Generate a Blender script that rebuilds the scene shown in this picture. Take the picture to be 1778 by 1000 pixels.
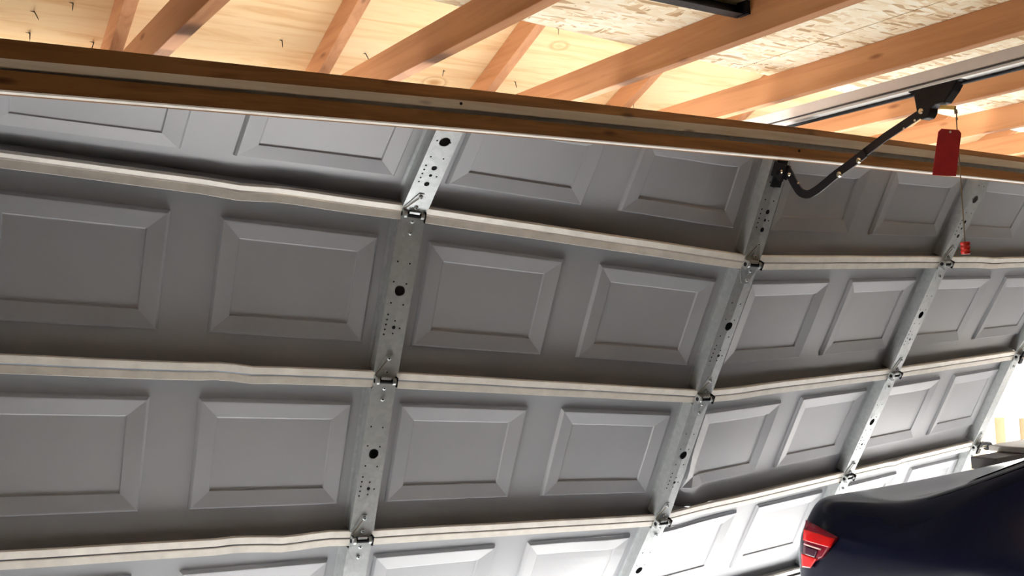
import bpy, bmesh, math, random
from mathutils import Vector, Matrix
from mathutils.bvhtree import BVHTree
random.seed(7)
for o in list(bpy.data.objects): bpy.data.objects.remove(o)
SC = bpy.context.scene
COL = SC.collection
EYE = 1.54                      # camera height above the garage floor (m)
FPX = 1735.14                   # focal length in pixels of the 1778 px wide frame

# ------------------------------------------------------------------ camera
RT = Vector((0.823895, -0.564935, -0.045239))
DN = Vector((-0.008321, 0.067756, -0.997667))
FW = Vector((0.566682, 0.822349, 0.051123))
cam_d = bpy.data.cameras.new('camera'); cam = bpy.data.objects.new('camera', cam_d); COL.objects.link(cam)
cam_d.sensor_fit = 'HORIZONTAL'; cam_d.sensor_width = 36.0; cam_d.lens = 36.0 * FPX / 1778.0
cam_d.clip_start = 0.02; cam_d.clip_end = 300
mw = Matrix.Identity(4)
for r in range(3):
    mw[r][0] = RT[r]; mw[r][1] = -DN[r]; mw[r][2] = -FW[r]
mw[2][3] = EYE
cam.matrix_world = mw
SC.camera = cam

# ------------------------------------------------------------------ light
SC.view_settings.view_transform = 'Standard'; SC.view_settings.look = 'None'
SC.view_settings.gamma = 1.0; SC.view_settings.use_curve_mapping = False
SC.view_settings.exposure = 1.42
wd = bpy.data.worlds.new('sky'); SC.world = wd; wd.use_nodes = True
bg = wd.node_tree.nodes['Background']
bg.inputs[0].default_value = (0.78, 0.88, 1.0, 1); bg.inputs[1].default_value = 0.7
sun_d = bpy.data.lights.new('sun', 'SUN'); sun_d.energy = 22.0; sun_d.angle = math.radians(0.6); sun_d.color = (1.0, 0.97, 0.94)
sun = bpy.data.objects.new('sun', sun_d); COL.objects.link(sun)
sun_dir = Vector((0.25, -0.72, -0.66))           # direction the sunlight travels: from the street, over the driveway
sun.rotation_euler = sun_dir.to_track_quat('-Z', 'Y').to_euler()

# ------------------------------------------------------------------ pixel helper (a pixel gives a direction only)
def ray(x, y): return RT * (x - 889) + DN * (y - 500) + FW * FPX
def on_x(x, y, X): d = ray(x, y); return d * (X / d.x)
def on_y(x, y, Y): d = ray(x, y); return d * (Y / d.y)
def on_z(x, y, Z): d = ray(x, y); return d * (Z / d.z)

# ------------------------------------------------------------------ materials
MATS = {}
def new_mat(name):
    m = bpy.data.materials.new(name); m.use_nodes = True; MATS[name] = m
    nt = m.node_tree; b = nt.nodes['Principled BSDF']
    return m, nt, b
def setv(b, col=None, rough=.5, metal=0, spec=None, coat=0):
    if col: b.inputs['Base Color'].default_value = (*col, 1)
    b.inputs['Roughness'].default_value = rough; b.inputs['Metallic'].default_value = metal
    if spec is not None: b.inputs['Specular IOR Level'].default_value = spec
    if coat: b.inputs['Coat Weight'].default_value = coat; b.inputs['Coat Roughness'].default_value = .03
def ramp(nt, stops, fac):
    r = nt.nodes.new('ShaderNodeValToRGB'); e = r.color_ramp.elements
    while len(e) < len(stops): e.new(.5)
    for k, (p, c) in enumerate(stops): e[k].position = p; e[k].color = (*c, 1)
    nt.links.new(fac, r.inputs[0]); return r.outputs[0]
def coords(nt, scale, loc=(0, 0, 0), rot=(0, 0, 0)):
    tc = nt.nodes.new('ShaderNodeTexCoord'); mp = nt.nodes.new('ShaderNodeMapping')
    mp.inputs['Scale'].default_value = scale; mp.inputs['Location'].default_value = loc; mp.inputs['Rotation'].default_value = rot
    nt.links.new(tc.outputs['Object'], mp.inputs[0]); return mp.outputs[0]
def noise(nt, vec, scale, detail=4, rough=.55, dist=0):
    n = nt.nodes.new('ShaderNodeTexNoise'); n.inputs['Scale'].default_value = scale; n.inputs['Detail'].default_value = detail
    n.inputs['Roughness'].default_value = rough; n.inputs['Distortion'].default_value = dist
    nt.links.new(vec, n.inputs['Vector']); return n.outputs['Fac']
def mix(nt, fac, a, b, mode='MIX'):
    m = nt.nodes.new('ShaderNodeMix'); m.data_type = 'RGBA'; m.blend_type = mode
    for s, v in ((m.inputs[0], fac), (m.inputs[6], a), (m.inputs[7], b)):
        if hasattr(v, 'links') or hasattr(v, 'is_linked'): nt.links.new(v, s)
        elif isinstance(v, tuple): s.default_value = (*v, 1)
        else: s.default_value = v
    return m.outputs[2]
def bump(nt, b, h, strength=.2, dist=.002):
    k = nt.nodes.new('ShaderNodeBump'); k.inputs['Strength'].default_value = strength; k.inputs['Distance'].default_value = dist
    nt.links.new(h, k.inputs['Height']); nt.links.new(k.outputs[0], b.inputs['Normal'])
def plain(name, col, rough=.5, metal=0, spec=None, coat=0, var=.12, vs=9, bmp=0):
    m, nt, b = new_mat(name); setv(b, col, rough, metal, spec, coat)
    v = coords(nt, (1, 1, 1)); n = noise(nt, v, vs, 5)
    lo = tuple(c * (1 - var) for c in col); hi = tuple(min(1, c * (1 + var)) for c in col)
    nt.links.new(ramp(nt, [(.3, lo), (.7, hi)], n), b.inputs['Base Color'])
    if bmp: bump(nt, b, noise(nt, v, vs * 12, 3), bmp)
    return m
def wood(name, light, dark, knot, stretch=(30, 1.6, 30), rough=.7, knots=True):
    m, nt, b = new_mat(name); setv(b, light, rough, spec=.25)
    v = coords(nt, stretch)
    g = noise(nt, v, 1.0, 6, .6, .6)
    c = ramp(nt, [(.28, dark), (.55, light), (.8, tuple(min(1, x * 1.08) for x in light))], g)
    v2 = coords(nt, tuple(.16 * s if s > 10 else s * .55 for s in stretch))
    c = mix(nt, ramp(nt, [(.35, (0, 0, 0)), (.75, (.45, .45, .45))], noise(nt, v2, 1.4, 2)), c, dark)
    if knots:
        vv = coords(nt, tuple(17 if s > 10 else 5 for s in stretch))
        vo = nt.nodes.new('ShaderNodeTexVoronoi'); vo.inputs['Scale'].default_value = 1; nt.links.new(vv, vo.inputs['Vector'])
        k = ramp(nt, [(.0, (.9, .9, .9)), (.06, (.7, .7, .7)), (.16, (0, 0, 0))], vo.outputs['Distance'])
        c = mix(nt, k, c, knot)
    nt.links.new(c, b.inputs['Base Color']); bump(nt, b, g, .25, .002)
    return m
wood('fir', (.57, .285, .135), (.42, .18, .075), (.22, .075, .03))
wood('brace_wood', (.30, .15, .06), (.13, .06, .022), (.06, .025, .01), stretch=(1.4, 34, 34))
wood('brace_pale', (.86, .76, .60), (.70, .56, .38), (.16, .09, .05), stretch=(1.4, 34, 34))  # weathered wood made paler still, for light from below on the chamfer
def plywood_mat():
    m, nt, b = new_mat('plywood'); setv(b, (.85, .6, .33), .75, spec=.2)
    g = noise(nt, coords(nt, (1.2, 14, 14)), 1.3, 6, .6, 1.4)
    c = ramp(nt, [(.3, (.78, .50, .24)), (.5, (.90, .67, .38)), (.75, (.94, .75, .47))], g)
    vo = nt.nodes.new('ShaderNodeTexVoronoi'); vo.inputs['Scale'].default_value = 1
    nt.links.new(coords(nt, (2.3, 3.5, 3.5)), vo.inputs['Vector'])
    k = ramp(nt, [(.03, (.85, .85, .85)), (.085, (0, 0, 0)), (.1, (.5, .5, .5)), (.13, (0, 0, 0))], vo.outputs['Distance'])
    nt.links.new(mix(nt, k, c, (.55, .28, .1)), b.inputs['Base Color']); bump(nt, b, g, .1)
plywood_mat()
def osb_mat():
    m, nt, b = new_mat('osb'); setv(b, (.8, .66, .42), .75, spec=.2)
    warp = coords(nt, (1, 1, 1))
    cols = []
    for k, (sc, rot, st) in enumerate([((15, 85, 15), .35, 0), ((17, 75, 17), -.5, 3), ((62, 17, 17), .2, 7)]):
        vo = nt.nodes.new('ShaderNodeTexVoronoi'); vo.inputs['Scale'].default_value = 1; vo.inputs['Randomness'].default_value = 1
        nt.links.new(coords(nt, sc, (st, st * 1.7, 0), (0, 0, rot)), vo.inputs['Vector'])
        sep = nt.nodes.new('ShaderNodeSeparateColor'); nt.links.new(vo.outputs['Color'], sep.inputs[0])
        cols.append((vo, sep.outputs[0], sep.outputs[1]))
    pal = [(0, (.52, .33, .17)), (.1, (.72, .52, .30)), (.3, (.88, .74, .52)), (.7, (.93, .83, .63)), (1, (.96, .89, .74))]
    c1, c2, c3 = (ramp(nt, pal, c[1]) for c in cols)
    f1 = ramp(nt, [(.48, (0, 0, 0)), (.5, (1, 1, 1))], cols[0][2]); f2 = ramp(nt, [(.55, (0, 0, 0)), (.57, (1, 1, 1))], cols[1][2])
    c = mix(nt, f2, mix(nt, f1, c1, c3), c2)
    nt.links.new(c, b.inputs['Base Color']); bump(nt, b, cols[0][1], .3, .002)
osb_mat()
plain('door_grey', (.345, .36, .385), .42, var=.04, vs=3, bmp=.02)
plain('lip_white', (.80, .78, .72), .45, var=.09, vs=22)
def galv():
    m, nt, b = new_mat('galvanised'); setv(b, (.42, .45, .46), .42, .5)
    vo = nt.nodes.new('ShaderNodeTexVoronoi'); vo.inputs['Scale'].default_value = 70; nt.links.new(coords(nt, (1, 1, 1)), vo.inputs['Vector'])
    sep = nt.nodes.new('ShaderNodeSeparateColor'); nt.links.new(vo.outputs['Color'], sep.inputs[0])
    nt.links.new(ramp(nt, [(0, (.40, .43, .44)), (1, (.46, .49, .50))], sep.outputs[0]), b.inputs['Base Color'])
    nt.links.new(ramp(nt, [(0, (.36,) * 3), (1, (.5,) * 3)], sep.outputs[1]), b.inputs['Roughness'])
galv()
plain('zinc', (.60, .57, .48), .32, .85, vs=60)
plain('hole_dark', (.015, .015, .018), .9, spec=.1)
plain('black_steel', (.012, .012, .016), .45, 0, spec=.25, vs=40)
plain('black_plastic', (.01, .01, .012), .45, spec=.2, vs=40)
plain('opener_rail', (.90, .89, .85), .4, .1, var=.05)
plain('bolt', (.66, .60, .45), .25, .9)
plain('red_tag', (.52, .025, .035), .5, var=.12, vs=25)
plain('red_plastic', (.72, .025, .02), .3, coat=.5)
plain('cord', (.22, .17, .10), .8)
plain('brass', (.55, .45, .16), .35, .8)
plain('drywall', (.20, .19, .18), .85, var=.05, vs=1.5)
plain('concrete', (.70, .70, .70), .8, var=.12, vs=2.5, bmp=.05)
plain('drive_concrete', (.62, .60, .57), .85, var=.1, vs=1.2)
plain('car_paint', (.006, .008, .026), .17, 0, spec=.24, var=.02)
plain('car_glass', (.006, .007, .012), .08, 0, spec=.3)
plain('car_trim', (.35, .36, .38), .2, .9)
plain('tyre', (.02, .02, .02), .8)
plain('alloy', (.55, .56, .58), .3, .9)
plain('lamp_red', (.90, .012, .014), .2, spec=.3, coat=.15, var=.03)
plain('lamp_dark', (.27, .008, .03), .2, spec=.3, coat=.15, var=.03)
plain('lamp_smoke', (.07, .012, .035), .2, spec=.3, coat=.15, var=.03)
plain('lamp_pale', (.9, .45, .5), .15, coat=1)
plain('rubber', (.03, .03, .03), .7)
plain('beige', (.21, .155, .085), .8, var=.06)
plain('white_paint', (.90, .90, .88), .6, var=.03)
plain('bench_grey', (.42, .40, .38), .6, var=.12, vs=14)
plain('bench_dark', (.055, .05, .052), .6, var=.2, vs=14)
plain('felt', (.10, .09, .085), .9)

# ------------------------------------------------------------------ mesh builder
class MB:
    """collects faces in eye-relative coordinates (z = 0 at the camera); build() links them as ONE mesh object"""
    def __init__(s): s.v = []; s.f = []; s.m = []; s.sm = []
    def add(s, verts, faces, mi=0, smooth=False):
        o = len(s.v); s.v += [Vector(p) for p in verts]
        for f in faces: s.f.append([o + k for k in f]); s.m.append(mi); s.sm.append(smooth)
    def box(s, a, b, mi=0):
        x0, y0, z0 = a; x1, y1, z1 = b
        s.add([(x0,y0,z0),(x1,y0,z0),(x1,y1,z0),(x0,y1,z0),(x0,y0,z1),(x1,y0,z1),(x1,y1,z1),(x0,y1,z1)],
              [(3,2,1,0),(4,5,6,7),(0,1,5,4),(1,2,6,5),(2,3,7,6),(3,0,4,7)], mi)
    def obox(s, c, ax, ay, az, mi=0):
        c = Vector(c); P = []
        for k in ((-1,-1,-1),(1,-1,-1),(1,1,-1),(-1,1,-1),(-1,-1,1),(1,-1,1),(1,1,1),(-1,1,1)):
            P.append(c + ax * k[0] + ay * k[1] + az * k[2])
        s.add(P, [(3,2,1,0),(4,5,6,7),(0,1,5,4),(1,2,6,5),(2,3,7,6),(3,0,4,7)], mi)
    def tube(s, pts, r, n=10, mi=0, caps=True):
        pts = [Vector(p) for p in pts]; rings = []
        up = Vector((.31, .2, .93))
        for k, p in enumerate(pts):
            t = (pts[min(k + 1, len(pts) - 1)] - pts[max(k - 1, 0)]).normalized()
            a = t.cross(up).normalized(); b = t.cross(a)
            rr = r[k] if isinstance(r, (list, tuple)) else r
            rings.append([p + (a * math.cos(2 * math.pi * q / n) + b * math.sin(2 * math.pi * q / n)) * rr for q in range(n)])
        V = [p for R in rings for p in R]; F = []
        for k in range(len(pts) - 1):
            for q in range(n): F.append((k*n+q, k*n+(q+1)%n, (k+1)*n+(q+1)%n, (k+1)*n+q))
        s.add(V, F, mi, True)
        if caps: s.add(rings[0], [tuple(range(n))[::-1]], mi); s.add(rings[-1], [tuple(range(n))], mi)
    def disc(s, c, a, b, r, n=14, mi=0):
        s.add([Vector(c) + a * (r * math.cos(2*math.pi*k/n)) + b * (r * math.sin(2*math.pi*k/n)) for k in range(n)], [tuple(range(n))], mi)
    def bolt(s, c, nrm, r, h, mi=0, n=8):
        c = Vector(c); nrm = nrm.normalized(); a = nrm.orthogonal().normalized(); b = nrm.cross(a)
        R0 = [c + a * (r*math.cos(2*math.pi*k/n)) + b * (r*math.sin(2*math.pi*k/n)) for k in range(n)]
        R1 = [p + nrm * h * .7 for p in R0]; R2 = [c + (p - c) * .55 + nrm * h for p in R0]
        F = []
        for q in range(n):
            F += [(q, (q+1)%n, n+(q+1)%n, n+q), (n+q, n+(q+1)%n, 2*n+(q+1)%n, 2*n+q)]
        F.append(tuple(range(2*n, 3*n)))
        s.add(R0 + R1 + R2, F, mi)
    def build(s, name, mats, parent=None, bevel=0, recalc=False):
        if isinstance(mats, str): mats = [mats]
        off = parent['_w'] if parent is not None and '_w' in parent else (0, 0, 0)
        off = Vector(off)
        me = bpy.data.meshes.new(name)
        me.from_pydata([(p.x - off.x, p.y - off.y, p.z + EYE - off.z) for p in s.v], [], s.f)
        for k in mats: me.materials.append(MATS[k])
        me.polygons.foreach_set('material_index', s.m); me.polygons.foreach_set('use_smooth', s.sm)
        if recalc:
            bm = bmesh.new(); bm.from_mesh(me); bmesh.ops.remove_doubles(bm, verts=bm.verts, dist=1e-5)
            bmesh.ops.recalc_face_normals(bm, faces=bm.faces); bm.to_mesh(me); bm.free()
        me.update()
        o = bpy.data.objects.new(name, me); COL.objects.link(o)
        if parent is not None: o.parent = parent
        o['_w'] = tuple(off)
        if bevel:
            b = o.modifiers.new('bevel', 'BEVEL'); b.width = bevel; b.segments = 2; b.limit_method = 'ANGLE'
        return o
def tag(o, label=None, cat=None, group=None, kind=None):
    if label: o['label'] = label
    if cat: o['category'] = cat
    if group: o['group'] = group
    if kind: o['kind'] = kind
    return o
def thing(name, loc, label=None, cat=None, group=None, kind=None):
    e = bpy.data.objects.new(name, None); COL.objects.link(e); e.empty_display_size = .1
    e.location = (loc[0], loc[1], loc[2] + EYE); e['_w'] = (loc[0], loc[1], loc[2] + EYE)
    return tag(e, label, cat, group, kind)
def lerp(a, b, t): return a + (b - a) * t

FLOOR = -EYE
JB, JT = .715, .802            # underside and top of the 2x4 truss chords (eye-relative)
def ply_z(Y): return .962 + .47 * (2.76 - Y)

# ================================================================== STRUCTURE
X0, X1, YB, YF = -2.7, 7.2, -4.2, 2.86
m = MB(); m.box((X0 - .2, YB - .2, FLOOR - .12), (X1 + .2, 3.05, FLOOR)); tag(m.build('floor', 'concrete'), kind='structure')
m = MB(); m.box((-40, 3.05, FLOOR - .14), (40, 60, FLOOR - .02)); tag(m.build('driveway', 'drive_concrete'), kind='structure')
m = MB(); m.box((X0 - .12, YB, FLOOR), (X0, 3.02, 1.0)); tag(m.build('wall_left', 'drywall'), kind='structure')
m = MB(); m.box((X1, YB, FLOOR), (X1 + .12, 3.02, 1.0)); tag(m.build('wall_right', 'drywall'), kind='structure')
m = MB(); m.box((X0, YB - .12, FLOOR), (X1, YB, 1.0)); tag(m.build('wall_back', 'drywall'), kind='structure')
# front wall around the wide door opening: returns and header carrying the trusses
m = MB()
m.box((X0, YF, FLOOR), (.10, 3.02, JB)); m.box((5.88, YF, FLOOR), (X1, 3.02, JB)); m.box((.10, YF, .60), (5.88, 3.02, JB))
tag(m.build('wall_front', 'drywall'), kind='structure')

# ceiling: OSB storage deck laid on the truss chords, chords underneath
ceil = thing('ceiling', (2.5, 0, JT), kind='structure')
def osb_edge(X): return 2.02 + .095 * (X - 1.49)
sheet = 1.22; k = 0
xs = [X0 + .05, -.1, 1.9 + .43, 4.77, X1]
ys = [None, .80, -.42, -1.64, -2.86, YB]
for r in range(5):
    for c in range(4):
        a, b = xs[c] + .003, xs[c + 1] - .003
        y0 = ys[r + 1] + .003
        ya, yb = (osb_edge(a), osb_edge(b)) if r == 0 else (ys[r] - .003,) * 2
        P = [(a, y0, JT), (b, y0, JT), (b, yb, JT), (a, ya, JT)]
        m = MB(); m.add(P + [(p[0], p[1], JT + .012) for p in P], [(3,2,1,0),(4,5,6,7),(0,1,5,4),(1,2,6,5),(2,3,7,6),(3,0,4,7)])
        m.build('osb_sheet', 'osb', ceil)
JX = [.649 + .6125 * q for q in range(-5, 11)]
for q, jx in enumerate(JX):
    m = MB(); w = .038
    m.box((jx, YB, JB), (jx + w, 3.02, JT)); o = m.build('truss_chord', 'fir', ceil, bevel=.002)
# roof: plywood sheathing over rafters, sloping down to the eave beyond the door
roof = thing('roof', (2.5, 2.9, .9), kind='structure')
for q in range(6):
    a, b = X0 - .1 + 2.44 * (q - .52) , X0 - .1 + 2.44 * (q + .48)
    for (ya, yb) in ((3.5, 2.30), (2.295, 1.1)):
        P = [(a + .002, yb, ply_z(yb)), (b - .002, yb, ply_z(yb)), (b - .002, ya, ply_z(ya)), (a + .002, ya, ply_z(ya))]
        m = MB(); m.add(P + [(p[0], p[1], p[2] + .014) for p in P], [(3,2,1,0),(4,5,6,7),(0,1,5,4),(1,2,6,5),(2,3,7,6),(3,0,4,7)])
        m.build('plywood_sheet', 'plywood', roof)
m = MB()
P = [(X0 - .2, 3.55, ply_z(3.55)), (X1 + .2, 3.55, ply_z(3.55)), (X1 + .2, -.7, ply_z(-.7)), (X0 - .2, -.7, ply_z(-.7)), ]
P = [(p[0], p[1], p[2] + .017) for p in P]
m.add(P + [(p[0], p[1], p[2] + .02) for p in P], [(0,1,2,3),(7,6,5,4),(0,4,5,1),(1,5,6,2),(2,6,7,3),(3,7,4,0)])
P = [(X0 - .2, YB - .3, ply_z(-.7) - .47 * (-.7 - YB)), (X1 + .2, YB - .3, ply_z(-.7) - .47 * (-.7 - YB)), (X1 + .2, -.7, ply_z(-.7)), (X0 - .2, -.7, ply_z(-.7))]
m.add(P + [(p[0], p[1], p[2] + .03) for p in P], [(0,1,2,3),(7,6,5,4),(0,4,5,1),(1,5,6,2),(2,6,7,3),(3,7,4,0)])
m.build('roofing_felt', 'felt', roof)
for jx in JX:
    m = MB(); w = .038; ya, yb = 3.45, 1.2
    sec = [(ya, ply_z(ya) - .08), (yb, ply_z(yb) - .08), (yb, ply_z(yb) - .001), (ya, ply_z(ya) - .001)]
    P = [(jx, y, z) for y, z in sec] + [(jx + w, y, z) for y, z in sec]
    m.add(P, [(0,1,2,3),(7,6,5,4),(0,4,5,1),(1,5,6,2),(2,6,7,3),(3,7,4,0)], 0)
    m.build('rafter', 'fir', roof, bevel=.002, recalc=True)
# roofing nails poking through the plywood
NAILS = [(127,5),(52,57),(163,73),(490,70),(635,93),(770,122),(895,142),(1100,178),(970,50),(60,20)]
nn = Vector((0, .47, 1.)); cc = .962 + .47 * 2.76
for x, y in NAILS:
    d = ray(x, y); p = d * (cc / nn.dot(d)); p.z -= .001
    m = MB(); e = p + Vector((random.uniform(-.01, .01), -.008, -.024))
    m.tube([p, lerp(p, e, .7), e], [.0014, .0011, .0003], 6)
    sx = random.choice((-1, 1)); m.tube([p, p + Vector((sx * .012, .006 * sx, -.001))], [.0018, .0004], 5)
    m.build('roofing_nail', 'hole_dark', roof)

# ================================================================== GARAGE DOOR
NODE = [[[0.1945,2.2867,0.6715],[0.2379,2.7487,0.5202],[0.2136,2.9073,0.0114],[0.1839,3.013,-0.5111],[0.1524,3.1113,-1.0342]],
        [[1.4117,2.2053,0.6764],[1.4415,2.5945,0.388],[1.4212,2.7792,-0.1074],[1.399,2.9442,-0.6115],[1.3708,3.1274,-1.1112]],
        [[2.6359,2.1556,0.6652],[2.632,2.3629,0.2234],[2.6236,2.6204,-0.2413],[2.61,2.8647,-0.7143],[2.5921,3.1536,-1.1617]],
        [[3.8567,2.15,0.6536],[3.8501,2.4046,0.2374],[3.8391,2.6731,-0.2263],[3.8239,2.9379,-0.691],[3.813,3.1975,-1.1567]],
        [[5.0773,2.1621,0.6249],[5.0674,2.4717,0.2477],[5.0553,2.7667,-0.1971],[5.0384,3.0196,-0.6697],[5.0317,3.2574,-1.1467]]]
NODE = [[Vector(p) for p in c] for c in NODE]
BW = 1.22
def sec_h(j): return .487 if j == 0 else .533
NRM = []
for j in range(4):
    bay = []
    for i in range(4):
        a, b, c, d = NODE[i][j], NODE[i+1][j], NODE[i+1][j+1], NODE[i][j+1]
        n_ = (c - a).cross(d - b).normalized()
        if n_.y > 0: n_ = -n_
        bay.append(n_)
    NRM.append([bay[0]] + [(bay[i] + bay[i+1]).normalized() for i in range(3)] + [bay[3]])
def gauss(x, s): return math.exp(-(x / s) ** 2)
def dent(u, j, v):
    d = 0.0
    if j == 2:      # crumpled corner right of the centre stile
        q = (u - 2.03) * 1.22 / .16 + (1 - v) * .533 / .19
        if u > 2: d += -.055 * max(0, 1 - q) + .016 * gauss(q - 1.25, .35) * gauss(u - 2.1, .25)
        d += .006 * gauss(u - 2.3, .2) * gauss(v - .5, .3)
    if j == 3: d += .012 * gauss(u - 2.12, .1) * gauss(v, .25) + .010 * gauss(u - 1.85, .1) * gauss(v - .3, .2)
    if j == 0: d += .010 * gauss(u - 1.82, .08) * gauss(v - .5, .4)
    d += .003 * math.sin(u * 5.1 + j * 1.7) * math.sin(math.pi * v)
    return d
def D(u, j, v, d=0., raw=False):
    i = min(3, max(0, int(math.floor(u)))); t = u - i
    top = lerp(NODE[i][j], NODE[i+1][j], t); bot = lerp(NODE[i][j+1], NODE[i+1][j+1], t)
    n_ = lerp(NRM[j][i], NRM[j][i+1], min(1, max(0, t))).normalized()
    p = lerp(top, bot, v)
    return p + n_ * (d + (0 if raw else dent(u, j, v)))
def frame_at(u, j, v):
    e = .01
    U = (D(u + e, j, v, 0, True) - D(u - e, j, v, 0, True)).normalized()
    V = (D(u, j, v + e, 0, True) - D(u, j, v - e, 0, True)).normalized()
    N = U.cross(V).normalized()
    if N.y > 0: N = -N
    return U, V, N
PAN = -.044
door = thing('garage_door', (2.6, 3.16, -1.15), 'buckled grey sectional garage door with embossed panels, galvanised stiles and hinges, leaning askew', 'garage door')
PU = [(.066, .446), (.556, .936)]
PV = (.165, .805)
def cell_list(cuts, n):
    out = []
    for a, b in zip(cuts[:-1], cuts[1:]):
        k = max(1, int(round((b - a) * n)))
        out += [lerp(a, b, q / k) for q in range(k)]
    return out + [cuts[-1]]
def wav(rail, u):      # small kinks of the bent lips (metres along the section)
    tab = {1: [(.585, .05, .010), (.70, .10, -.006), (3.35, .06, .006), (3.62, .1, -.004)],
           2: [(.60, .05, -.007), (.66, .04, .005), (2.15, .1, .006)],
           3: [(.68, .035, -.006), (.80, .04, .008), (.92, .05, -.007), (3.33, .03, .010), (2.2, .12, -.006)]}
    return sum(.7 * a * gauss(u - c, s) for c, s, a in tab.get(rail, [])) + .0004 * math.sin(u * 17 + rail)
SECS = []
def make_section(j):
    h = sec_h(j); v0 = .2 if j == 0 else 0.0021 / h; v1 = 1 - 0.0021 / h
    pv = (.24, .80) if j == 0 else PV
    # sheet between the raised panels
    m = MB()
    us = [0]
    for i in range(4):
        for a, b in PU: us += [i + a, i + b]
        us.append(i + 1)
    ucuts = cell_list(us, 26); vcuts = cell_list([v0, pv[0], pv[1], v1], 24)
    def in_panel(u, v):
        f = u - math.floor(u)
        return pv[0] < v < pv[1] and any(a < f < b for a, b in PU)
    nu = len(ucuts); V = [D(u, j, v, PAN) for v in vcuts for u in ucuts]; F = []
    for r in range(len(vcuts) - 1):
        for c in range(nu - 1):
            if not in_panel((ucuts[c] + ucuts[c+1]) / 2, (vcuts[r] + vcuts[r+1]) / 2):
                F.append((r*nu+c, r*nu+c+1, (r+1)*nu+c+1, (r+1)*nu+c))
    m.add(V, F, 0, True)
    s = m.build('door_section', 'door_grey', door)
    SECS.append(s)
    # embossed panels
    for i in range(4):
        for a, b in PU:
            m = MB()
            prof = [(0, 0), (.003, .006), (.008, .0115), (.011, .0115), (.056, .0045), (.0585, .0008), (.061, 0)]
            ud = [p[0] / BW for p in prof]; vd = [p[0] / h for p in prof]
            uu = [i + a + x for x in ud] + [lerp(i + a + ud[-1], i + b - ud[-1], q / 10) for q in range(1, 10)] + [i + b - x for x in reversed(ud)]
            vv = [pv[0] + x for x in vd] + [lerp(pv[0] + vd[-1], pv[1] - vd[-1], q / 7) for q in range(1, 7)] + [pv[1] - x for x in reversed(vd)]
            n1, n2 = len(uu), len(vv); K = len(prof)
            def lev(k, n_): return min(k, n_ - 1 - k, K - 1)
            V = [D(u, j, v, PAN + prof[min(lev(c, n1), lev(r, n2))][1]) for r, v in enumerate(vv) for c, u in enumerate(uu)]
            F = []
            for r in range(n2 - 1):
                for c in range(n1 - 1):
                    q = (r*n1+c, r*n1+c+1, (r+1)*n1+c+1, (r+1)*n1+c)
                    cr = (c < K - 1 or c >= n1 - K) and (r < K - 1 or r >= n2 - K)
                    if cr:
                        same = (c < K - 1) == (r < K - 1)
                        F += [(q[0], q[1], q[2]), (q[0], q[2], q[3])] if same else [(q[0], q[1], q[3]), (q[1], q[2], q[3])]
                    else: F.append(q)
            m.add(V, F, 0, False)
            m.build('raised_panel', 'door_grey', s)
    # folded lips along the meeting edges
    for edge in (0, 1):
        if j == 0 and edge == 0: continue
        rail = j + edge; m = MB(); N = 96
        sg = 1 if edge == 0 else -1; ve = v0 if edge == 0 else v1
        rows = [(0, PAN), (0, -.003), (.0012, 0), (.0225, .0006), (.0238, -.002), (.0238, -.009)]
        V = []
        for (dv, dd) in rows:
            for q in range(N + 1):
                u = 4 * q / N
                w = wav(rail, u) * (1 if dd > PAN else 0)
                V.append(D(u, j, ve + sg * dv / h + w / h, dd, dd > PAN) if dd > PAN else D(u, j, ve, dd))
        F = [(r*(N+1)+q, r*(N+1)+q+1, (r+1)*(N+1)+q+1, (r+1)*(N+1)+q) for r in range(len(rows) - 1) for q in range(N)]
        m.add(V, F[N:], 0, False); m.add(V, F[:N], 1, False)
        m.build('folded_lip', ['lip_white', 'door_grey'], s)
    # stiles: galvanised channels
    for i in range(5):
        m = MB(); wv = .040 if 0 < i < 4 else .038
        uc = i if 0 < i < 4 else (.033 if i == 0 else 3.967)
        face = .004
        t0 = v0 + (.026 / h if j else 0); t1 = v1 - .024 / h
        nseg = 12; hv = .455 if j else .41; hr = .0165
        du = wv / BW
        def Q(a, v, d): return D(uc + a * du, j, v, d, True)
        # face with a round hole, rows above and below
        hh = .030 / h
        vs = [t0 + (hv - hh - t0) * q / 3 for q in range(4)]; ve_ = [hv + hh + (t1 - hv - hh) * q / 4 for q in range(5)]
        for seg in (vs, ve_):
            for a, b in zip(seg[:-1], seg[1:]):
                m.add([Q(-1, a, face), Q(0, a, face), Q(1, a, face), Q(1, b, face), Q(0, b, face), Q(-1, b, face)], [(0, 1, 4, 5), (1, 2, 3, 4)])
        if i in (0, 4):
            m.add([Q(-1, hv-hh, face), Q(1, hv-hh, face), Q(1, hv+hh, face), Q(-1, hv+hh, face)], [(0, 1, 2, 3)])
        else:
            n = 16; ring = []; out = []
            for q in range(n):
                an = 2 * math.pi * q / n; ca, sa = math.cos(an), math.sin(an)
                ring.append(Q(ca * hr / wv, hv + sa * hr / h, face))
                k_ = 1 / max(abs(ca), abs(sa)); out.append(Q(ca * k_, hv + sa * k_ * hh, face))
            m.add(ring + out, [(q, (q+1)%n, n+(q+1)%n, n+q) for q in range(n)])
        for a in (-1, 1):                                       # side webs and foot flanges
            for q in range(6):
                va, vb = lerp(t0, t1, q / 6), lerp(t0, t1, (q + 1) / 6)
                m.add([Q(a, va, face), Q(a, vb, face), D(uc + a*du, j, vb, PAN + .001), D(uc + a*du, j, va, PAN + .001)], [(0, 1, 2, 3)])
                if 0 < i < 4:
                    m.add([D(uc + a*du, j, va, PAN + .0015), D(uc + a*du, j, vb, PAN + .0015), D(uc + a*(du + .008), j, vb, PAN + .0015), D(uc + a*(du + .008), j, va, PAN + .0015)], [(0, 1, 2, 3)])
        # punched small holes
        U, Vd, N_ = frame_at(uc, j, .5)
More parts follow.
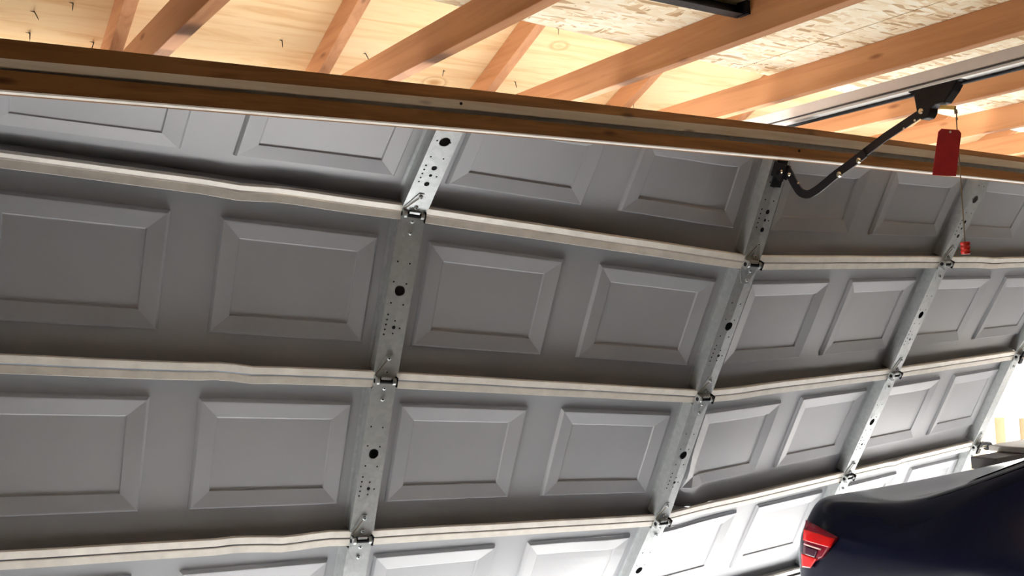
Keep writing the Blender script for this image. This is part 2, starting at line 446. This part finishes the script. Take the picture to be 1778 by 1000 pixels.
        def hole(a, v, r): m.disc(Q(a, v, face + .0006), U, Vd, r, 10, 1)
        if 0 < i < 4:
            for a, v in ((-.55, .285), (.42, .29), (-.6, .405), (.42, .41), (-.55, .53), (.45, .535)): hole(a, v, .0028)
            if j:
                for q in range(5): hole(-.62 - .02 * q, .60 + .03 * q, .003)
                hole(0, .675, .0058); hole(.02, .635, .0028); hole(.48, .678, .0028); hole(0, .712, .0028)
            else:
                for q in range(5): hole(-.62, .60 + .033 * q, .003)
                hole(.08, .615, .0085); hole(.05, .675, .005); hole(.05, .745, .0085); hole(.52, .678, .0028)
        m.build('stile', ['galvanised', 'hole_dark'], s, recalc=False)
    # hinges at the bottom edge of this section, at every stile (carry rollers at the ends)
    if j < 3:
        for i in range(5):
            uc = i if 0 < i < 4 else (.033 if i == 0 else 3.967)
            m = MB(); wv = .037
            U, V1, N1 = frame_at(uc, j, .97); _, V2, N2 = frame_at(uc, j + 1, .03)
            Nm = (N1 + N2).normalized(); c = D(uc, j, 1, 0, True); c2 = D(uc, j + 1, 0, 0, True); c = (c + c2) / 2
            h1, h2 = sec_h(j), sec_h(j + 1)
            def plate(jj, pts, hs, f0=.0065, mi=0):
                P = [D(uc + a * wv / BW, jj, vv, f0, True) for a, vv in pts]; P2 = [D(uc + a * wv / BW, jj, vv, f0 - .002, True) for a, vv in pts]
                n = len(P); m.add(P + P2, [tuple(range(n)), tuple(range(2*n-1, n-1, -1))] + [(q, n+q, n+(q+1)%n, (q+1)%n) for q in range(n)], mi)
            plate(j, [(-.95, 1 - .012/h1), (-.95, 1 - .028/h1), (-.22, 1 - .085/h1), (.22, 1 - .085/h1), (.95, 1 - .028/h1), (.95, 1 - .012/h1)], h1)
            plate(j + 1, [(-.98, .010/h2), (-.98, .034/h2), (-.4, .075/h2), (.4, .075/h2), (.98, .034/h2), (.98, .010/h2)], h2)
            k0 = c + Nm * .013
            m.tube([k0 - U * .037, k0 + U * .037], .0075, 10, 1)                       # dark pin
            for a in (-.036, .022): m.tube([k0 + U * a, k0 + U * (a + .014)], .0115, 10, 0)
            m.obox(k0 + V2 * .010 - Nm * .003, U * .036, V2 * .004, Nm * .008, 0)
            m.obox(k0 - V1 * .010 - Nm * .003, U * .016, V1 * .004, Nm * .008, 0)
            for a in (-.034, .034): m.obox(k0 + U * a, U * .002, V2 * .015, Nm * .012, 1 if a > 0 else 0)
            for jj, vv in ((j, 1 - .030/h1), (j, 1 - .074/h1), (j + 1, .024/h2), (j + 1, .060/h2)):
                q = D(uc, jj, vv, .0066, True); m.bolt(q, N1 if jj == j else N2, .0065, .006, 0); m.disc(q + (N1 if jj == j else N2) * .0062, U, V1, .0028, 8, 1)
            hg = m.build('hinge', ['galvanised', 'hole_dark'], s)
            # rust streak wire of the clip, left of the bolts
            m = MB(); q1 = D(uc + .0, j, 1 - .074/h1, .009, True); q2 = D(uc - .9 * wv / BW, j, 1 - .022/h1, .009, True)
            m.tube([q1, q2], .0013, 6); m.build('hinge_clip', 'cord', s)
            if i in (0, 4):
                sgn = -1 if i == 0 else 1; m = MB(); a = k0 + Nm * .012
                m.tube([a, a + U * sgn * .085], .0055, 8, 0); m.tube([a + U * sgn * .080, a + U * sgn * .106], .023, 16, 1)
                m.obox(k0 + Nm * .012 + U * sgn * .01, U * .016, V2 * .035, Nm * .004, 1)
                m.build('roller', ['zinc', 'black_plastic'], s)
for j in range(4): make_section(j)
# bottom weather seal
m = MB(); N = 48
rows = [(0, PAN - .004), (.006, .004), (.022, -.004), (.030, -.024), (.020, -.044)]
V = [D(4 * q / N, 3, 1 + dv / .533, dd, True) for dv, dd in rows for q in range(N + 1)]
m.add(V, [(r*(N+1)+q, r*(N+1)+q+1, (r+1)*(N+1)+q+1, (r+1)*(N+1)+q) for r in range(len(rows)-1) for q in range(N)], 0, True)
m.build('weather_seal', 'rubber', SECS[3])

# timber brace fixed along the top of the door
def top_row(u):
    i = min(3, max(0, int(math.floor(u)))); return lerp(NODE[i][0], NODE[i+1][0], u - i)
TOPPX = [(0, 68), (600, 128), (890, 163), (1190, 195), (1500, 238), (1778, 272)]
BOTPX = [(0, 153), (600, 203), (780, 219), (1190, 255), (1350, 272), (1778, 312)]
def curve(tab, x):
    if x <= tab[0][0]: a, b = tab[0], tab[1]
    elif x >= tab[-1][0]: a, b = tab[-2], tab[-1]
    else:
        for a, b in zip(tab[:-1], tab[1:]):
            if a[0] <= x <= b[0]: break
    return a[1] + (b[1] - a[1]) * (x - a[0]) / (b[0] - a[0])
def yfront(X):                       # front plane of the timber follows the door's top edge
    u = (X - .1945) / 1.2207; u = min(4.05, max(-.05, u)); return top_row(u).y - .062
XSMP = [.02 + 5.2 * q / 52 for q in range(53)]
def zline(X, tab, Y):                # height where the measured edge runs, at depth Y
    p = None; x = 0
    lo, hi = -1200., 2600.
    for _ in range(40):
        x = (lo + hi) / 2; q = on_y(x, curve(tab, x), Y)
        if q.x < X and (ray(x, 0).y > 0): lo = x
        else: hi = x
    return on_y(x, curve(tab, x), Y).z
# straight-line fits of the two edges keep the timber a plain board
def fit_line(tab):
    P = [(X, zline(X, tab, yfront(X))) for X in (.5, 1.5, 2.5, 3.5)]
    n = len(P); sx = sum(p[0] for p in P); sz = sum(p[1] for p in P); sxx = sum(p[0]**2 for p in P); sxz = sum(p[0]*p[1] for p in P)
    b = (n * sxz - sx * sz) / (n * sxx - sx * sx); return (sz - b * sx) / n, b
LT, LB = fit_line(TOPPX), fit_line(BOTPX)
brace = thing('timber_brace', (2.6, 2.1, .56)); brace.parent = door
dw = Vector(door['_w']); brace.location = Vector((2.6, 2.1, .56 + EYE)) - dw
def profile(X):
    Y = yfront(X); zt = LT[0] + LT[1] * X; zb = LB[0] + LB[1] * X; Hh = zt - zb
    t = min(1, max(0, (X - .3) / 2.2))
    f1 = lerp(.40, .22, t); f2 = f1 + lerp(.13, .24, t); f3 = f2 + lerp(.05, .17, t)
    return Y, zt, zb, zt - f1 * Hh, zt - f2 * Hh, zt - f3 * Hh
def extrude(secs, mi=0):
    m = MB(); n = len(secs[0]); V = [p for s_ in secs for p in s_]
    F = [(r*n+q, r*n+(q+1)%n, (r+1)*n+(q+1)%n, (r+1)*n+q) for r in range(len(secs)-1) for q in range(n)]
    F += [tuple(range(n))[::-1], tuple((len(secs)-1)*n + q for q in range(n))]
    m.add(V, F, mi); return m
S = [profile(X) for X in XSMP]
BK = .055
extrude([[(X, Y, zt), (X, Y - .002, z1), (X, Y + BK, z1), (X, Y + BK, zt)] for X, (Y, zt, zb, z1, z2, z3) in zip(XSMP, S)]).build('upper_board', 'brace_wood', brace, recalc=True)
extrude([[(X, Y - .003, z1), (X, Y + .012, z2), (X, Y + BK, z2), (X, Y + BK, z1)] for X, (Y, zt, zb, z1, z2, z3) in zip(XSMP, S)]).build('pale_lit_chamfer', 'brace_pale', brace, recalc=True)  # down-facing chamfer of the brace, its lit look put into the pale colour
extrude([[(X, Y + .020, z2), (X, Y + .026, z3), (X, Y + BK, z3), (X, Y + BK, z2)] for X, (Y, zt, zb, z1, z2, z3) in zip(XSMP, S)]).build('steel_strip', 'galvanised', brace, recalc=True)
extrude([[(X, Y + .016, z3), (X, Y + .016, zb), (X, Y + BK, zb), (X, Y + BK, z3)] for X, (Y, zt, zb, z1, z2, z3) in zip(XSMP, S)]).build('lower_board', 'brace_wood', brace, recalc=True)
extrude([[(X, Y + .012, zb + .001), (X, Y + .014, zb - .0022), (X, Y + .034, zb - .0022), (X, Y + .034, zb)] for X, (Y, zt, zb, z1, z2, z3) in zip(XSMP, S)]).build('steel_angle', 'lip_white', brace, recalc=True)
for px, py in ((800, 180), (1387, 262)):
    p = on_y(px, py, yfront(1.5 if px < 1000 else 2.75) + (.004 if px < 1000 else .012)); m = MB(); m.bolt(p, Vector((0, -1, 0)), .004, .004, 0); m.build('screw', 'hole_dark', brace)

# ================================================================== OPENER
OX = 2.63
op = thing('door_opener', (OX, 1.65, .66), 'garage door opener rail with black trolley and curved black lift arm', 'door opener')
m = MB(); rz0, rz1 = .667, .7135
m.box((OX - .030, YB + .6, rz0 + .012), (OX + .030, YF, rz1)); rail = m.build('rail', 'opener_rail', op, bevel=.003)
m = MB(); m.box((OX - .032, YB + .6, rz0 + .008), (OX + .032, YF, rz0 + .0115)); m.build('rail_seam', 'felt', rail)
m = MB(); m.box((OX - .026, YB + .6, rz0 + .001), (OX + .026, YF, rz0 + .008)); m.build('rail_flange', 'opener_rail', rail)
m = MB(); m.tube([(OX + .012, YB + .7, rz0 - .005), (OX + .012, YF - .1, rz0 - .005)], .0055, 8); m.build('drive_belt', 'black_steel', rail)
# trolley: side profile cut from plate
prof = [(1.715, .672), (1.690, .655), (1.685, .612), (1.683, .590), (1.672, .578), (1.652, .580), (1.642, .594), (1.640, .606), (1.625, .612), (1.598, .612), (1.570, .640), (1.553, .664), (1.54, .668), (1.548, .674), (1.60, .680)]
def slab(prof, x0, x1):
    m = MB(); n = len(prof); V = [(x0, y, z) for y, z in prof] + [(x1, y, z) for y, z in prof]
    m.add(V, [tuple(range(n)), tuple(range(2*n-1, n-1, -1))] + [(q, n+q, n+(q+1)%n, (q+1)%n) for q in range(n)]); return m
tr = slab(prof, OX - .020, OX + .020).build('trolley', 'black_plastic', op, bevel=.003, recalc=True)
m = MB(); m.bolt((OX - .020, 1.668, .602), Vector((-1, 0, 0)), .0085, .006); m.build('pivot_bolt', 'bolt', tr)
m = MB(); m.obox((OX, 1.598, .6), Vector((.004, 0, 0)), Vector((0, -.022, -.006)), Vector((0, .0015, -.005))); m.build('release_lever', 'brass', tr)
def strap(path, w, x0, x1):
    path = [Vector((0, y, z)) for y, z in path]; A = []; B = []
    for k, p in enumerate(path):
        t = (path[min(k+1, len(path)-1)] - path[max(k-1, 0)]).normalized(); nrm = Vector((0, -t.z, t.y))
        ww = w[k] if isinstance(w, list) else w
        A.append(p + nrm * ww); B.append(p - nrm * ww)
    m = MB()
    secs = [[(x0, a.y, a.z), (x1, a.y, a.z), (x1, b.y, b.z), (x0, b.y, b.z)] for a, b in zip(A, B)]
    return extrude(secs)
arm = strap([(1.668, .602), (1.80, .553), (1.955, .482), (1.985, .470)], .0125, OX - .012, OX - .007).build('straight_arm', 'black_steel', op, recalc=True)
cp = [(on_x(x, y, OX).y, on_x(x, y, OX).z) for x, y in ((1508, 266), (1492, 279), (1458, 303), (1435, 322), (1420, 333), (1408, 338), (1396, 334), (1387, 322), (1379, 307), (1371, 292))]
sp = []
for k in range(len(cp) - 1):          # smooth the bend
    p0, p1, p2, p3 = cp[max(k-1, 0)], cp[k], cp[k+1], cp[min(k+2, len(cp)-1)]
    for q in range(4):
        t = q / 4
        sp.append(tuple(.5 * (2*p1[a] + (p2[a]-p0[a])*t + (2*p0[a]-5*p1[a]+4*p2[a]-p3[a])*t*t + (3*p1[a]-p0[a]-3*p2[a]+p3[a])*t**3) for a in (0, 1)))
sp.append(cp[-1])
arm2 = strap(sp, .0135, OX - .019, OX - .0125).build('curved_arm', 'black_steel', op, recalc=True)
for x, y, par, r in ((1492, 279, arm2, .009), (1458, 303, arm2, .0095), (1387, 318, arm2, .0035)):
    p = on_x(x, y, OX - .019); m = MB(); m.bolt(p, Vector((-1, 0, 0)), r, .007); m.build('arm_bolt', 'bolt', par)
for x, y in ((1588, 209), (1569, 223)):
    p = on_x(x, y, OX - .0124); m = MB(); m.disc(p, Vector((0, 1, 0)), Vector((0, 0, 1)), .0035); m.build('arm_hole', 'brace_pale', arm)
# clevis on the door's centre stile
U, Vd, Nn = frame_at(2, 0, .35)
m = MB(); c = on_x(1360, 297, OX)
base = D(2, 0, .33, .006, True)
m.obox(base + Nn * .002, U * .022, Vd * .05, Nn * .003)
for a in (-.026, -.008): m.obox(Vector((OX + a, c.y - .002, c.z)), U * .002, Vd * .024, Nn * .030)
m.tube([on_x(1352, 300, OX - .035), on_x(1352, 300, OX + .005)], .0085, 8)
m.obox(on_x(1356, 308, OX - .03), U * .006, Vd * .012, Nn * .008)
cl = m.build('door_bracket', 'black_steel', op)
for x, y in ((1358, 298), (1371, 303)):
    p = on_x(x, y, OX - .031); m = MB(); m.bolt(p, Vector((-1, 0, 0)), .006, .005); m.build('bracket_bolt', 'bolt', cl)

# release cord, its tag and its handle
CX, CY = 2.632, 1.577
cd = thing('release_cord', (CX, CY, .2), 'thin release cord with a ribbed red pull handle hanging from the black trolley', 'cord')
m = MB(); m.tube([(CX, CY, .592), (CX + .003, CY, .575), (CX + .001, CY, .56), (CX + .004, CY + .002, .54), (CX + .009, CY + .004, .40), (CX + .012, CY + .006, .215)], .0016, 6); m.build('string', 'cord', cd)
m = MB(); m.tube([(CX, CY, .590), (CX + .002, CY, .578)], .0045, 8); m.tube([(CX + .003, CY, .566), (CX + .003, CY, .56)], .003, 8); m.build('knot', 'cord', cd)
m = MB(); hx, hy = CX + .012, CY + .006; pts = []; rs = []
for q in range(13): pts.append((hx, hy, .215 - .034 * q / 12)); rs.append(.0135 if q % 4 in (1, 2) else .0115)
m.tube(pts, rs, 14); m.build('pull_handle', 'red_plastic', cd)
tag_d = FW.dot(Vector((CX, CY - .006, .5)))          # the tag faces into the garage, at the cord's distance
def tag_pt(x, y, nearer=0): d = ray(x, y); return d * ((tag_d - nearer) / FW.dot(d))
p00, p10, p11, p01 = (tag_pt(x, y) for x, y in ((1630, 223), (1670, 226), (1660, 306), (1619, 304)))
m = MB(); pts = [lerp(p00, p10, .12), lerp(p00, p10, .88), lerp(p10, p11, .07), p11, p01, lerp(p00, p01, .07)]
n = len(pts); bk = [p + FW * .0012 for p in pts]
m.add(pts + bk, [tuple(range(n))[::-1], tuple(range(n, 2*n))] + [(q, (q+1)%n, n+(q+1)%n, n+q) for q in range(n)])
tg = m.build('warning_tag', 'red_tag', recalc=True); tag(tg, 'flat dark red tag with clipped corners hanging on the release cord', 'tag')
c = tag_pt(1650, 229, .0012); m = MB(); m.disc(c, RT, DN, .0036); m.build('eyelet', 'white_paint', tg)

# dark steel angle screwed across the truss chords
br = thing('steel_angle_bracket', (1.55, 1.65, .77), 'dark steel angle bar screwed under the storage deck between two truss chords', 'angle bar')
m = MB(); ya = on_z(1225, 12, .775).y; xa, xb = JX[6] + .038, JX[7]
m.box((xa, ya - .016, .770), (xb, ya + .016, .774)); m.box((xa, ya + .013, .774), (xb, ya + .016, JT)); m.build('bar', 'black_steel', br)
m = MB(); m.box((xb - .012, ya - .028, .768), (xb, ya + .004, JT)); m.build('end_plate', 'black_steel', br)

# ================================================================== CAR
car = thing('car', (3.4, .0, FLOOR), 'black saloon car with red tail lamp parked tail first towards the door', 'car')
CXC, HALF = 3.40, .90
# stations along Y: (Y, half width at sill, shoulder half width, shoulder z, deck/roof edge half width, edge z, crown z, bottom z); heights above floor
ST = [(2.24, .60, .64, .82, .54, .925, .92, .46), (2.225, .74, .77, .86, .66, .965, .955, .38), (2.17, .82, .845, .88, .735, .984, .972, .32), (2.05, .86, .88, .89, .76, .990, .976, .28),
      (1.90, .875, .89, .90, .76, .992, .985, .26), (1.78, .88, .895, .91, .725, 1.018, 1.025, .25), (1.50, .88, .90, .925, .66, 1.145, 1.175, .24), (1.05, .88, .90, .935, .60, 1.335, 1.36, .24),
      (.55, .88, .90, .94, .575, 1.425, 1.45, .24), (-.1, .88, .90, .945, .575, 1.44, 1.465, .24), (-.7, .88, .90, .95, .59, 1.38, 1.41, .24), (-1.25, .88, .895, .955, .66, 1.08, 1.12, .24),
      (-1.55, .875, .89, .945, .74, .995, 1.03, .24), (-2.05, .86, .875, .88, .74, .92, .95, .26), (-2.40, .78, .80, .78, .66, .82, .84, .28), (-2.52, .62, .64, .66, .54, .70, .72, .34)]
def ring(st):
    Y, ws, wh, zs, we, ze, zc, zb = st
    L = [(0, zb), (ws * .75, zb), (ws * .97, zb + .04), (ws * 1.0, zb + .16), (wh * 1.005, lerp(zb + .16, zs, .5)), (wh * 1.0, zs - .06), (wh * .985, zs), (lerp(wh, we, .55), lerp(zs, ze, .5)), (we, ze), (we * .8, lerp(ze, zc, .62)), (we * .4, lerp(ze, zc, .93)), (0, zc)]
    pts = [(CXC - x, Y, z - EYE) for x, z in L] + [(CXC + x, Y, z - EYE) for x, z in reversed(L[1:-1])]
    return pts
R_ = [ring(s_) for s_ in ST]; n = len(R_[0])
m = MB(); V = [p for r in R_ for p in r]
F = [(r*n+q, r*n+(q+1)%n, (r+1)*n+(q+1)%n, (r+1)*n+q) for r in range(len(R_)-1) for q in range(n)]
F += [tuple(range(n)), tuple((len(R_)-1)*n + q for q in range(n))[::-1]]
m.add(V, F, 0, True)
body = m.build('body', 'car_paint', car, recalc=True)
sb = body.modifiers.new('sub', 'SUBSURF'); sb.levels = 3; sb.render_levels = 3
bpy.context.view_layer.update()
dg = bpy.context.evaluated_depsgraph_get()
em = body.evaluated_get(dg).to_mesh()
off = Vector(body['_w'])
bv = BVHTree.FromPolygons([v.co + off - Vector((0, 0, EYE)) for v in em.vertices], [tuple(p.vertices) for p in em.polygons])
def hit(x, y):
    h, nrm, _, _ = bv.ray_cast(Vector((0, 0, 0)), ray(x, y).normalized()); return h, nrm
def patch(poly, name, mat, par, off=.003, n=8, thick=.004):
    """4-corner picture patch laid on the car's own surface"""
    m = MB(); a, b, c, d = poly; V = []; 
    for r in range(n + 1):
        for q in range(n + 1):
            x = lerp(lerp(a[0], b[0], q/n), lerp(d[0], c[0], q/n), r/n); y = lerp(lerp(a[1], b[1], q/n), lerp(d[1], c[1], q/n), r/n)
            h, nr = hit(x, y)
            if h is None:
                for k in range(1, 60):
                    h, nr = hit(x + k, y + k * .25)
                    if h is not None: break
            V.append(h + nr * off)
    F = [(r*(n+1)+q, r*(n+1)+q+1, (r+1)*(n+1)+q+1, (r+1)*(n+1)+q) for r in range(n) for q in range(n)]
    m.add(V, F, 0, True); o = m.build(name, mat, par)
    if thick: sd = o.modifiers.new('thick', 'SOLIDIFY'); sd.thickness = thick; sd.offset = 0
    return o
lamp = patch([(1403, 905), (1457, 934), (1432, 968), (1397, 985)], 'tail_lamp', 'lamp_dark', car, .004, thick=.01)
patch([(1401, 921), (1454, 938), (1446, 952), (1400, 939)], 'brake_lens', 'lamp_red', lamp, .0105, thick=.002)
patch([(1401, 944), (1431, 953), (1430, 955.5), (1402, 946.5)], 'chrome_streak', 'lamp_pale', lamp, .0115, n=4, thick=.001)
patch([(1402, 948), (1425, 956), (1420, 968), (1402, 962)], 'clear_lens', 'lamp_smoke', lamp, .0105, thick=.002)
patch([(1397, 961), (1424, 970), (1412, 986), (1398, 984)], 'lower_lens', 'lamp_red', lamp, .0105, thick=.002)
body.evaluated_get(dg).to_mesh_clear()
# rear window, side glass and roof-line trim
def loft_strip(fn, name, mat, par, ys, ts, off):
    m = MB(); V = []
    for Y in ys:
        for t in ts:
            p = fn(Y, t)
            h, nr, _, _ = bv.find_nearest(Vector(p)); V.append(h + nr * off)
    n = len(ts)
    m.add(V, [(r*n+q, r*n+q+1, (r+1)*n+q+1, (r+1)*n+q) for r in range(len(ys)-1) for q in range(n-1)], 0, True)
    return m.build(name, mat, par)
def st_at(Y):
    for a, b in zip(ST[:-1], ST[1:]):
        if b[0] <= Y <= a[0]:
            t = (a[0] - Y) / (a[0] - b[0]); return [lerp(p, q, t) for p, q in zip(a, b)]
    return list(ST[-1])
for s_ in (-1, 1):
    loft_strip(lambda Y, t: (CXC + s_ * (lerp(st_at(Y)[2] * .985, st_at(Y)[4], t)), Y, lerp(st_at(Y)[3], st_at(Y)[5], t) - EYE), 'side_window', 'car_glass', car, [1.30 - .1 * q for q in range(23)], [.15, .3, .5, .7, .85], .003)
    loft_strip(lambda Y, t: (CXC + s_ * (st_at(Y)[4] - .006 + .010 * t), Y, st_at(Y)[5] - EYE + .004), 'roof_trim', 'car_trim', car, [1.78 - .08 * q for q in range(32)], [0, 1], .004)
loft_strip(lambda Y, t: (CXC + t * (st_at(Y)[4] - .06), Y, st_at(Y)[6] - EYE), 'rear_window', 'car_glass', car, [1.70 - .08 * q for q in range(12)], [-1, -.5, 0, .5, 1], .003)
for s_ in (-1, 1):
    for wy in (1.35, -1.45):
        xw = CXC + s_ * .80; m = MB(); pts = []; rs = []
        for a, r in ((-.11, .27), (-.10, .315), (-.05, .33), (.05, .33), (.10, .315), (.11, .27)): pts.append((xw + a, wy, FLOOR + .33)); rs.append(r)
        m.tube(pts, rs, 32); wh = m.build('wheel', 'tyre', car)
        m = MB(); m.tube([(xw + s_ * .105, wy, FLOOR + .33), (xw + s_ * .118, wy, FLOOR + .33)], [.225, .20], 24); m.build('alloy_rim', 'alloy', wh)
m = MB(); m.box((CXC - .45, 2.20, .52 - EYE), (CXC + .45, 2.262, .60 - EYE)); m.build('bumper_insert', 'black_plastic', car, bevel=.01)

# ================================================================== BENCH beyond the car
bn = thing('storage_rack', (4.9, 2.56, FLOOR), 'narrow grey topped rack with dark rails behind the black car, below the door end', 'rack')
m = MB(); m.box((4.52, 2.48, -.628), (6.1, 2.66, -.600)); m.build('rack_top', 'bench_grey', bn, bevel=.004)
m = MB(); m.box((4.30, 2.50, -.685), (6.08, 2.62, -.629)); m.build('upper_rail', 'bench_dark', bn, bevel=.004)
m = MB(); m.box((4.42, 2.49, -.702), (6.08, 2.60, -.686)); m.build('shelf', 'bench_grey', bn)
m = MB(); m.box((4.12, 2.50, -.775), (6.08, 2.60, -.703)); m.build('lower_rail', 'bench_dark', bn, bevel=.004)
for x in (4.5, 5.95):
    for y in (2.515, 2.585): m = MB(); m.box((x - .015, y - .015, FLOOR), (x + .015, y + .015, -.775)); m.build('leg', 'bench_dark', bn)

# ================================================================== OUTSIDE
nb = thing('standin_house', (9, 8, FLOOR), 'added house standing in for the brightly lit wall past the door end, white above beige', 'house')  # added house, stands in for the brightly lit wall past the door end
m = MB(); m.box((8.0, 3.4, FLOOR - .02), (14, 16, -.83)); m.build('lower_wall', 'beige', nb)
m = MB(); m.box((8.03, 3.4, -.83), (14, 16, 2.6)); m.build('glare_siding', 'white_paint', nb)  # white upper part stands in for the glare on that wall
m = MB(); m.box((7.97, 4.43, FLOOR - .02), (8.0, 4.51, 2.6)); m.build('corner_board', 'white_paint', nb)
m = MB(); m.box((7.97, 4.64, FLOOR - .02), (8.0, 4.70, 2.6)); m.build('downspout', 'white_paint', nb)
for o in bpy.data.objects:
    if '_w' in o: del o['_w']
